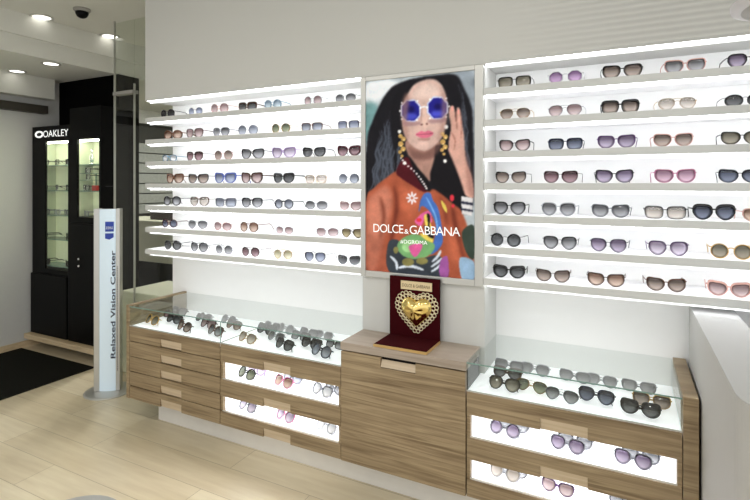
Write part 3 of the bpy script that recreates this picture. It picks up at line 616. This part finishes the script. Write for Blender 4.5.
CAN[:] = CAN*(1+(.012*nz_/nz_.std()+.03*nz2/nz2.std())[..., None])
CAN[:] = np.clip(CAN, 6, 250)
for k_ in range(3): CAN[..., k_] = blur(CAN[..., k_], .55)
me = bpy.data.meshes.new('poster_sheet')
vv = np.stack([GX-(-.884), np.full(GX.shape, PL-.0003-YP), GZ-1.45], -1).reshape(-1, 3)
idx = np.arange(NX*NZ).reshape(NZ, NX); ff = np.stack([idx[:-1, :-1], idx[:-1, 1:], idx[1:, 1:], idx[1:, :-1]], -1).reshape(-1, 4)
me.from_pydata(vv.tolist(), [], ff.tolist())
ca = me.color_attributes.new('print', 'FLOAT_COLOR', 'POINT'); L_ = CAN.reshape(-1, 3)/255; L_ = np.where(L_ <= .04045, L_/12.92, ((L_+.055)/1.055)**2.4)
ca.data.foreach_set('color', np.concatenate([L_, np.ones((len(L_), 1))], 1).astype('f').ravel())
pmat, nt_, b_ = base_mat('printed_poster'); at = nt_.nodes.new('ShaderNodeAttribute'); at.attribute_name = 'print'
nt_.links.new(at.outputs['Color'], b_.inputs['Base Color']); nt_.links.new(at.outputs['Color'], b_.inputs['Emission Color']); b_.inputs['Emission Strength'].default_value = .3
b_.inputs['Roughness'].default_value = .6; b_.inputs['Specular IOR Level'].default_value = .12
me.materials.append(pmat); po = bpy.data.objects.new('poster_sheet', me); COL.objects.link(po); po.parent = pb
MB().box((px0, PL+.0005, pz0), (px1, PL+.008, pz1)).build('backing_board', M['shelf'], pb)
WTX = plain('poster_white_ink', (248, 248, 248), .4, 0, noise=0, emit=.35)
a_ = W2(373.6, 232.2); b_ = W2(460.4, 234.6)
text('DOLCE', 'poster_lettering', WTX, pb, (a_[0], PL-.0012, W2(373.6, 232)[1]), W2(403.5, 0)[0]-a_[0], .0415, spacing=.9)
text('&', 'poster_lettering', WTX, pb, (W2(404.5, 0)[0], PL-.0012, a_[1]), W2(409, 0)[0]-W2(404.5, 0)[0], .022)
text('GABBANA', 'poster_lettering', WTX, pb, (W2(409.8, 0)[0], PL-.0012, a_[1]), b_[0]-W2(409.8, 0)[0], .0415, spacing=.9)
text('#DGROMA', 'poster_lettering', WTX, pb, (W2(400.5, 0)[0], PL-.0012, W2(400.5, 243.6)[1]), W2(427.5, 0)[0]-W2(400.5, 0)[0], .020)

# ------------------------------------------------------------------ burgundy stand and gold heart
HX0, HX1 = -1.024, -.770; YK = 2.188
sd = thing('display_stand', 'dark red velvet L-shaped stand on the oak cupboard', 'stand', (-.897, 2.1, ZT))
MB().box((HX0, YK-.012, ZT+.0005), (HX1, YK, .988)).build('back_panel', M['velvet'], sd, .001)
MB().box((HX0, 2.006, ZT+.0005), (HX1, YK-.012, ZT+.012)).build('base', M['velvet'], sd, .001)
m = MB(); m.box((HX0, 2.002, ZT+.0005), (HX1+.003, 2.006, ZT+.0115)); m.box((HX1, 2.006, ZT+.0005), (HX1+.003, YK-.012, ZT+.0115)); m.build('gold_edge', M['goldlite'], sd)
q0, q1 = PY(401, 281, YK-.014), PY(432, 286, YK-.014)
pq = MB().box((q0.x, YK-.016, .930), (q1.x, YK-.0125, .970)).build('name_plate', plain('ivory_plate', (222, 202, 160), .4), sd)
tx = text('DOLCE & GABBANA', 'lettering', plain('plate_ink', (70, 50, 30), .5), sd, (q0.x+.008, YK-.0165, .942), (q1.x-q0.x)-.016, .015, ext=.0002)
# heart
hc = PY(415, 310, YK-.03); hx, hz = hc.x+.002, hc.z-.002
def heart(t, s):
    x = 16*math.sin(t)**3; y = 13*math.cos(t)-5*math.cos(2*t)-2*math.cos(3*t)-math.cos(4*t)
    x = x*.62+16*.97*math.sin(t)*.38; y = (y+2.2)*.66+15*math.cos(t)*.34-1.0
    return (x/16*s*1.0, y/16*s*1.0)
hb = thing('heart_bag', 'polished gold heart edged with rings, upright on red velvet stand', 'heart ornament', (hx, YK-.03, ZT+.013))
rings = []; N = 64
for k, (s, y) in enumerate([(.078, -.0132), (.078, -.020), (.075, -.027), (.062, -.035), (.046, -.041), (.028, -.044), (.010, -.045), (.0005, -.045)]):
    rings.append([(hx+heart(2*math.pi*j/N, s)[0]+(0), YK+y-.000, hz+heart(2*math.pi*j/N, s)[1]) for j in range(N)])
# face relief: soft folds pressed into the cushion
def relief(p):
    x, z = (p[0]-hx)/.074, (p[2]-hz)/.074
    k = .0
    k += .008*math.exp(-((x)**2/.02+(z-.1)**2/.12)); k += .007*math.exp(-((abs(x)-.42)**2/.05+(z-.28)**2/.05))
    k -= .006*math.exp(-((abs(x)-.36)**2/.02+(z-.02)**2/.01)); k -= .006*math.exp(-(x**2/.3+(z+.28-.1*abs(x))**2/.006))
    return k
rings = [[(x, y-relief((x, y, z))*min(1, i/2.5), z) for x, y, z in r_] for i, r_ in enumerate(rings)]
MB().loft(rings).build('gold_heart', M['gold'], hb)
for row, (s, cnt, rr) in enumerate(((.091, 26, .0088), (.109, 31, .0088))):
    # equal arc spacing
    L = [heart(2*math.pi*j/400, s) for j in range(401)]; d = [0]
    for p, q in zip(L[:-1], L[1:]): d.append(d[-1]+math.dist(p, q))
    for k in range(cnt):
        tgt = d[-1]*k/cnt; j = next(i for i, v in enumerate(d) if v >= tgt); x, z = L[j]
        c_ = Vector((hx+x*.93, YK-.017, hz+z*.95))
        pts = [(c_.x+rr*math.cos(a), c_.y, c_.z+rr*math.sin(a)) for a in [2*math.pi*i/12 for i in range(12)]]
        MB().tube(pts,   .0023, 6, closed=True).build('ring', M['palegold'], hb)

# ------------------------------------------------------------------ white counter at right
ZD = .94
def arc(cx, cy, r, a0, a1, n=12): return [(cx+r*math.cos(R(a0+(a1-a0)*i/n)), cy+r*math.sin(R(a0+(a1-a0)*i/n))) for i in range(n+1)]
ro = .16; wd = .145; xo = .226; yo = 1.27
outer = [(xo, YS+.19)]+arc(xo+ro, yo+ro, ro, 180, 270)+[(1.6, yo)]
ri = .05
inner = [(1.6, yo+wd)]+[(xo+wd+ri, yo+wd)][:0]+list(reversed(arc(xo+wd+ri, yo+wd+ri, ri, 180, 270)))+[(xo+wd, YS+.19)]
dc = thing('service_counter', 'white curved service counter at the right edge beside the oak panel', 'counter', (.5, 1.6, 0))
wh = plain('white_laminate', (176, 176, 174), .75, noise=.01, spec=.15)
MB().prism_z(outer+inner, 0, ZD-.002).build('counter_wall', plain('counter_side_laminate', (182, 181, 178), .6, noise=.015, spec=.2), dc)
MB().prism_z(outer+inner, ZD-.0015, ZD).build('counter_top', wh, dc)
MB().prism_z([(xo+wd+.001, YS+.19), (xo+wd+.001, yo+wd+.001), (1.6, yo+wd+.001), (1.6, YS+.19)], .70, .73).build('work_surface', wh, dc)
bg = thing('handbag', 'dark navy bag with black strap behind the white counter top', 'bag', (.50, 2.13, .73))
def sup(cx, cy, rx, ry, z, n=24, e=3): return [(cx+rx*math.copysign(abs(math.cos(2*math.pi*i/n))**(2/e), math.cos(2*math.pi*i/n)), cy+ry*math.copysign(abs(math.sin(2*math.pi*i/n))**(2/e), math.sin(2*math.pi*i/n)), z) for i in range(n)]
MB().loft([sup(.50, 2.13, .10*k, .055*k2, .731+z) for k, k2, z in ((.9,.9,0),(1,1,.02),(1,1,.09),(.97,.9,.13),(.9,.7,.155),(.85,.4,.165))]).build('bag_body', plain('navy_leather', (28, 30, 52), .5), bg)
MB().tube([(.42, 2.13, .87), (.40, 2.14, .91), (.44, 2.15, .945), (.5, 2.15, .955), (.56, 2.15, .945), (.60, 2.14, .91), (.58, 2.13, .87)], .007, 8).build('strap', M['blackmatte'], bg)

# ------------------------------------------------------------------ vertical sign pillar
p0 = PZ(109, 391, 0); ang = TH+R(8)
sp = thing('sign_pillar', 'tall white and silver freestanding sign reading Relaxed Vision Center', 'sign', (p0.x, p0.y, 0), ang, world=False)
Wp, Hp = .150, (PY(109, 209, p0.y).z)
q = [( -.092, .02), (-.092, -.004), (-.055, -.018), (-.02, -.026), (.02, -.026), (.055, -.018), (.078, -.006), (.078, .02)]
face = MB(); xs_ = [-.052+.104*i/10 for i in range(11)]
def cy(x): return -.024-.010*(1-(x/.06)**2)
face.loft([[(x, cy(x), z) for x in xs_]+[(x, .0, z) for x in reversed(xs_)] for z in (.012, Hp)], smooth=False).build('light_panel', emis('sign_panel', (206, 222, 232), .22), sp)
MB().box((-.088, -.030, .012), (-.053, .028, Hp+.004)).build('side_profile', M['silver'], sp, .003)
MB().box((.053, -.028, .012), (.080, .028, Hp+.004)).build('side_profile', M['silver'], sp, .003)
MB().box((-.0525, .001, .012), (.0525, .024, Hp)).build('back_plate', M['silver'], sp)
m = MB()
for i in range(60):
    m.box((.062, -.0295, .15+i*.012), (.068, -.0281, .155+i*.012))
m.build('perforated_strip', M['dark'], sp)
MB().lathe([(.001, 0), (.155, 0), (.155, .005), (.14, .010), (.001, .012)], (0, 0, 0), 36).build('base_plate', M['silver'], sp)
blue = plain('sign_blue', (30, 62, 160), .4)
lz0, lz1 = Hp-.198, Hp-.085
def bent(name, x0, x1, z0, z1, mat, yy=.0015):
    mm = MB(); xx = [x0+(x1-x0)*i/6 for i in range(7)]
    mm.loft([[(x, cy(x)-yy, z) for x in xx]+[(x, cy(x)-.0002, z) for x in reversed(xx)] for z in (z0, z1)], smooth=False)
    return mm.build(name, mat, sp)
bent('blue_emblem', -.012, .042, lz0+.045, lz1, blue)
m = MB(); m.prism_y([(-.012, lz0+.033), (.042, lz0+.033), (.042, lz0+.006), (.015, lz0-.010), (-.012, lz0-.002)], -.0362, -.0320); m.build('blue_emblem', blue, sp)
text('ZEISS', 'lettering', plain('sign_white', (240, 244, 248), .4), sp, (-.008, -.0366, lz0+.062), .046, .017, ext=0)
text('Relaxed Vision Center', 'lettering', plain('sign_ink', (24, 34, 60), .4), sp, (.0525, -.0325, PY(109, 357, p0.y).z), PY(109, 250, p0.y).z-PY(109, 357, p0.y).z, .031, ext=0, rot=(R(90), R(-90), 0), bold=.018)

# ------------------------------------------------------------------ black eyewear cabinets
YO = 2.55; xl, xm, xr = -4.69, PY(69.5, 200, YO).x, -3.75
o = MB().box((-4.69, 2.48, .085), (-3.62, 2.799, .128)).build('platform', M['paleoak'], None, .003)
tag(o, 'pale oak platform under the black eyewear cabinets', 'platform')
o2 = MB().box((-4.66, 2.62, .008), (-3.67, 2.79, .085)).build('platform_shade', M['dark'], o)  # near-black block stands in for the shadow beneath the platform
def zO(y, x=55): return PY(x, y, YO).z
zt = 1.93; shz = [zO(165), zO(190.6), zO(215.5), zO(240), zO(267)]
def eye_cab(label, x0, x1, gx0, gx1, top, zb, name):
    c = thing('eyewear_cabinet', label, 'cabinet', ((x0+x1)/2, YO, .128))
    zg = zO(141)
    m = MB(); m.box((x0, YO, .129), (x1, 2.795, zb)); m.box((x0, YO, zg), (x1, 2.795, top)); m.box((x0, YO, zb), (gx0, YO+.02, zg)); m.box((gx1, YO, zb), (x1, YO+.02, zg))
    m.box((x0, YO+.02, zb), (x0+.02, 2.795, zg)); m.box((x1-.02, YO+.02, zb), (x1, 2.795, zg)); m.build('body', M['black'], c)
    MB().box((x0+.02, YO+.19, zb+.001), (x1-.02, YO+.20, zg-.001)).build('back_lining', M['cab_in'], c)
    for xx in (x0+.0205, x1-.0245): MB().box((xx, YO+.021, zb+.001), (xx+.004, YO+.19, zg-.001)).build('side_lining', M['cab_in'], c)
    MB().box((gx0, YO+.006, zb+.002), (gx1, YO+.010, zg-.002)).build('glass_door', M['glass'], c)
    MB().box((x0+.04, YO+.04, zg-.012), (x1-.04, YO+.07, zg-.002)).build('light_strip', emis('cabinet_strip', (250, 250, 225), 22), c)
    for xx in (x0+.026, x1-.034): MB().box((xx, YO+.03, zb+.03), (xx+.008, YO+.038, zg-.02)).build('light_strip', emis('cabinet_strip', (250, 250, 225), 16), c)
    for z in shz:
        if z > zb+.02: MB().box((x0+.026, YO+.03, z-.006), (x1-.026, YO+.189, z)).build('glass_shelf', M['glass_edge'], c)
    return c
g0, g1 = PY(45, 200, YO).x, PY(68, 200, YO).x
c1 = eye_cab('black glazed eyewear cabinet with Oakley lettering beside the left wall', xl, xm-.001, g0, g1, zt, zO(270), 'left')
g2, g3 = PY(77, 200, YO).x, PY(99, 200, YO).x
c2 = eye_cab('taller black glazed eyewear cabinet between Oakley cabinet and white sign', xm+.001, xr, g2, g3, 2.06, zO(216), 'right')
MB().box((xl+.01, YO-.022, .129), (xm-.01, YO-.001, zO(275))).build('lower_door', M['black'], c1, .006)
MB().box((xm+.01, YO-.022, .129), (xr-.01, YO-.001, zO(222))).build('lower_door', M['black'], c2, .006)
for y in (259, 266):
    p = PY(80, y, YO-.024)
    MB().lathe([(.001, -.012), (.009, -.008), (.011, 0), (.009, .008), (.001, .012)], (p.x, YO-.034, p.z), 12).build('knob', M['chrome'], c2)
wl = emis('lit_lettering', (240, 242, 240), .9)
p0_, p1_ = PY(43.5, 137.5, YO), PY(68.5, 137, YO)
text('OAKLEY', 'lettering', wl, c1, (p0_.x, YO-.001, p0_.z), p1_.x-p0_.x, .058, ext=.0012)
e = PY(39.5, 134.5, YO); m = MB(); pts = [(e.x+.05*math.cos(a), YO-.003, e.z+.024*math.sin(a)) for a in [2*math.pi*i/24 for i in range(24)]]
m.tube(pts, .0075, 6, closed=True); m.build('oval_emblem', wl, c1)
LT = [('black', K, 'clear'), ('grey', GR, 'clear'), ('black', K, 'clear')]
def cab_pair(x, z, k, shelfname, fc, ln, cabname, pos, rim=md, kind='square', Yv=YO+.045):
    lt, lb = LC[ln]
    glasses((x, Yv, z+.001), R(-20+random.uniform(-10, 10)), kind, fc, lt, lb, rim, 1.0, '%s %s glasses, %s lenses, %s on %s shelf of %s' % (word(fc, rim), NAMES[kind], LN[ln], pos, shelfname, cabname), alpha=.25 if ln == 'clear' else .9, cat='glasses', group='eyewear in the black cabinets')
rowsL = [(0, [(K,'clear'),(K,'clear'),(K,'grey')]), (1, [(K,'clear'),(K,'clear'),(K,'clear')]), (2, [(GR,'clear'),(SI,'clear'),(GR,'clear')]), (3, [(K,'black'),(K,'black')]), (4, [(K,'black'),(K,'black')])]
SN2 = ['top', 'second', 'third', 'fourth', 'lowest']
for r_, lst in rowsL:
    for k, (fc, ln) in enumerate(lst):
        x = xl+.12+(.30/(max(1, len(lst)-1)))*k; pos = ['left pair', 'middle pair', 'right pair'][k if len(lst) == 3 else k*2]
        cab_pair(x, shz[r_], k, SN2[r_], fc, ln, 'Oakley cabinet', pos, rim=hv if ln == 'black' else .0026)
for r_, lst in [(1, [(K,'clear'),(K,'clear')]), (2, [(GR,'clear'),(GR,'clear')])]:
    for k, (fc, ln) in enumerate(lst):
        cab_pair(xm+.14+.19*k, shz[r_] if r_ < 2 else zO(216)+.001, k, SN2[r_], fc, ln, 'taller cabinet', ['left pair', 'right pair'][k], rim=.0026)
# stepped rack with two more black pairs
for k in range(2):
    z = shz[1]+.09+.055*k
    rk = MB().box((xm+.08, YO+.035, z-.004), (xm+.24, YO+.18, z)).build('acrylic_riser', M['glass_edge']); tag(rk, '%s clear riser shelf inside the taller black cabinet' % ['lower', 'upper'][k], 'riser')
    m = MB().box((xm+.085, YO+.17, shz[1]), (xm+.09, YO+.18, z-.004)); q = m.build('riser_post', M['glass_edge']); q.parent = rk
    cab_pair(xm+.16, z, k, ['lower riser', 'upper riser'][k], K, 'clear', 'taller cabinet', 'black pair', rim=.0026, Yv=YO+.045)
tp = thing('figurine', 'small silver figurine on top shelf of the taller black cabinet', 'figurine', (PY(92, 160, YO+.10).x, YO+.10, shz[0]))
fx = tp.location.x
MB().lathe([(.022, 0), (.022, .008), (.010, .016)], (fx, YO+.10, shz[0]+.001), 14).build('foot', M['chrome'], tp)
MB().lathe([(.008, .014), (.016, .035), (.020, .06), (.012, .085), (.009, .095), (.013, .105), (.012, .12), (.002, .128)], (fx, YO+.10, shz[0]+.001), 14).build('figure', M['chrome'], tp)
rp = PY(96, 194, YO+.05)
o = MB().box((rp.x-.04, YO+.04, shz[1]+.001), (rp.x+.02, YO+.10, shz[1]+.045)).build('red_box', plain('red_card', (180, 30, 24), .5), None, .003); tag(o, 'small red box on middle shelf of the taller black cabinet', 'box')

# ------------------------------------------------------------------ ceiling fixtures
def hit(x, y):
    p = PZ(x, y, ZC)
    if p.x < -3.87: 
        q = PZ(x, y, ZLOW)
        if q.x < -3.9: return q
        q2 = PX(x, y, -3.99); return Vector((-3.99, q2.y, ZLOW))
    return p
DL = ['nearest round ceiling light at upper left', 'round ceiling light beside the glass panel', 'round light on the lowered ceiling nearest the ceiling step', 'round light on the lowered ceiling nearest the left wall']
def downlight(p, r, label, group=None, power=14):
    d = thing('downlight', label, 'ceiling light', tuple(p), group=group)
    z = p.z
    prof = [(r*.72, -.001), (r*.75, -.006), (r, -.006), (r, -.0005)]
    rings = [[(p.x+q*math.cos(2*math.pi*j/32), p.y+q*math.sin(2*math.pi*j/32), z+h) for j in range(32)] for q, h in prof]
    MB().loft(rings, cap=False).build('trim_ring', M['silver'], d)
    MB().lathe([(.001, -.004), (r*.72, -.004), (r*.72, -.0008), (.001, -.0008)], (p.x, p.y, z), 28).build('diffuser', M['lamp'], d)
    if not power: return d
    l = bpy.data.lights.new('downlight_lamp', 'AREA'); l.shape = 'DISK'; l.size = r*1.4; l.energy = power; l.color = (1, .98, .94)
    lo = bpy.data.objects.new('lamp', l); COL.objects.link(lo); lo.parent = d; lo.location = (0, 0, -.01)
    return d
for k, (x, y) in enumerate([(42, 17), (110, 36), (51, 63.5), (17, 71)]):
    downlight(hit(x, y), .078 if k < 2 else .07, DL[k], power=0)
for X, Y in ((-4.0, 3.7), (-4.1, 4.7)):  # unseen lamps added to brighten the ledges and desk behind the glass
    downlight(Vector((X, Y, ZLOW)), .07, 'added unseen light brightening the back room behind the glass', group='added back room lights', power=24)
for i, X in enumerate((-2.2, -.9, .4)):  # grid of unseen lamps added to light the room from above
    for j, Y in enumerate((-1.2, -.35, .5)):
        downlight(Vector((X, Y, ZC)), .078, 'added unseen ceiling light brightening the shop floor', group='added unseen lights over the shop floor', power=5)
p = PZ(82, 9, ZC)
dm = thing('dome_camera', 'small black dome security camera on the ceiling between two round lights', 'security camera', tuple(p))
MB().lathe([(.001, 0), (.055, 0), (.055, -.012), (.046, -.022), (.001, -.022)], tuple(p), 24).build('mount', M['grey'], dm)
MB().lathe([(.042, -.022), (.041, -.036), (.032, -.054), (.016, -.064), (.001, -.066)], tuple(p), 24).build('dome', M['black'], dm)
# pendant lamp at upper right
pc = Vector((.60, 1.72, 0)); 
tl = PY(731, 13.5, 1.75)
pd = thing('pendant_lamp', 'round white disc lamp at the upper right corner', 'lamp', (tl.x+.17, 1.75, tl.z))
cx_, cz_ = tl.x+.17, tl.z
MB().lathe([(.001, 0), (.155, 0), (.17, .006), (.172, .02), (.14, .045), (.03, .07), (.001, .072)], (cx_, 1.75, cz_), 40).build('shade', plain('lamp_shade_white', (206, 204, 206), .4), pd)
MB().lathe([(.001, -.002), (.145, -.002), (.145, .001), (.001, .001)], (cx_, 1.75, cz_), 40).build('lower_disc', plain('lamp_disc_grey', (178, 176, 174), .5), pd)
MB().lathe([(.004, .07), (.004, ZC-cz_)], (cx_, 1.75, cz_), 8).build('rod', M['silver'], pd)
# stool at the bottom edge
s0 = PZ(68, 497.5, .45); dv = Vector((s0.x, s0.y, 0)).normalized()*.15
sc0 = (s0.x-dv.x, s0.y-dv.y, 0)
stl = thing('round_stool', 'white round stool, only its rim showing at the bottom edge', 'stool', sc0)
MB().lathe([(.001, .40), (.13, .40), (.15, .415), (.15, .44), (.14, .45), (.001, .45)], sc0, 36).build('seat', wh, stl)
MB().lathe([(.02, .02), (.02, .40)], sc0, 12).build('pole', M['chrome'], stl)
MB().lathe([(.001, 0), (.16, 0), (.16, .01), (.03, .025), (.001, .025)], sc0, 36).build('base', M['chrome'], stl)

# ------------------------------------------------------------------ light and view
w = bpy.data.worlds.new('World'); sc.world = w; w.use_nodes = True
w.node_tree.nodes['Background'].inputs[0].default_value = (.97, .985, 1, 1); w.node_tree.nodes['Background'].inputs[1].default_value = 1.12
sc.view_settings.view_transform = 'Standard'; sc.view_settings.look = 'None'; sc.view_settings.gamma = 1
sc.view_settings.exposure = 0
try: sc.view_settings.use_curve_mapping = False
except Exception: pass
for o in bpy.data.objects:
    if '_o' in o: del o['_o']
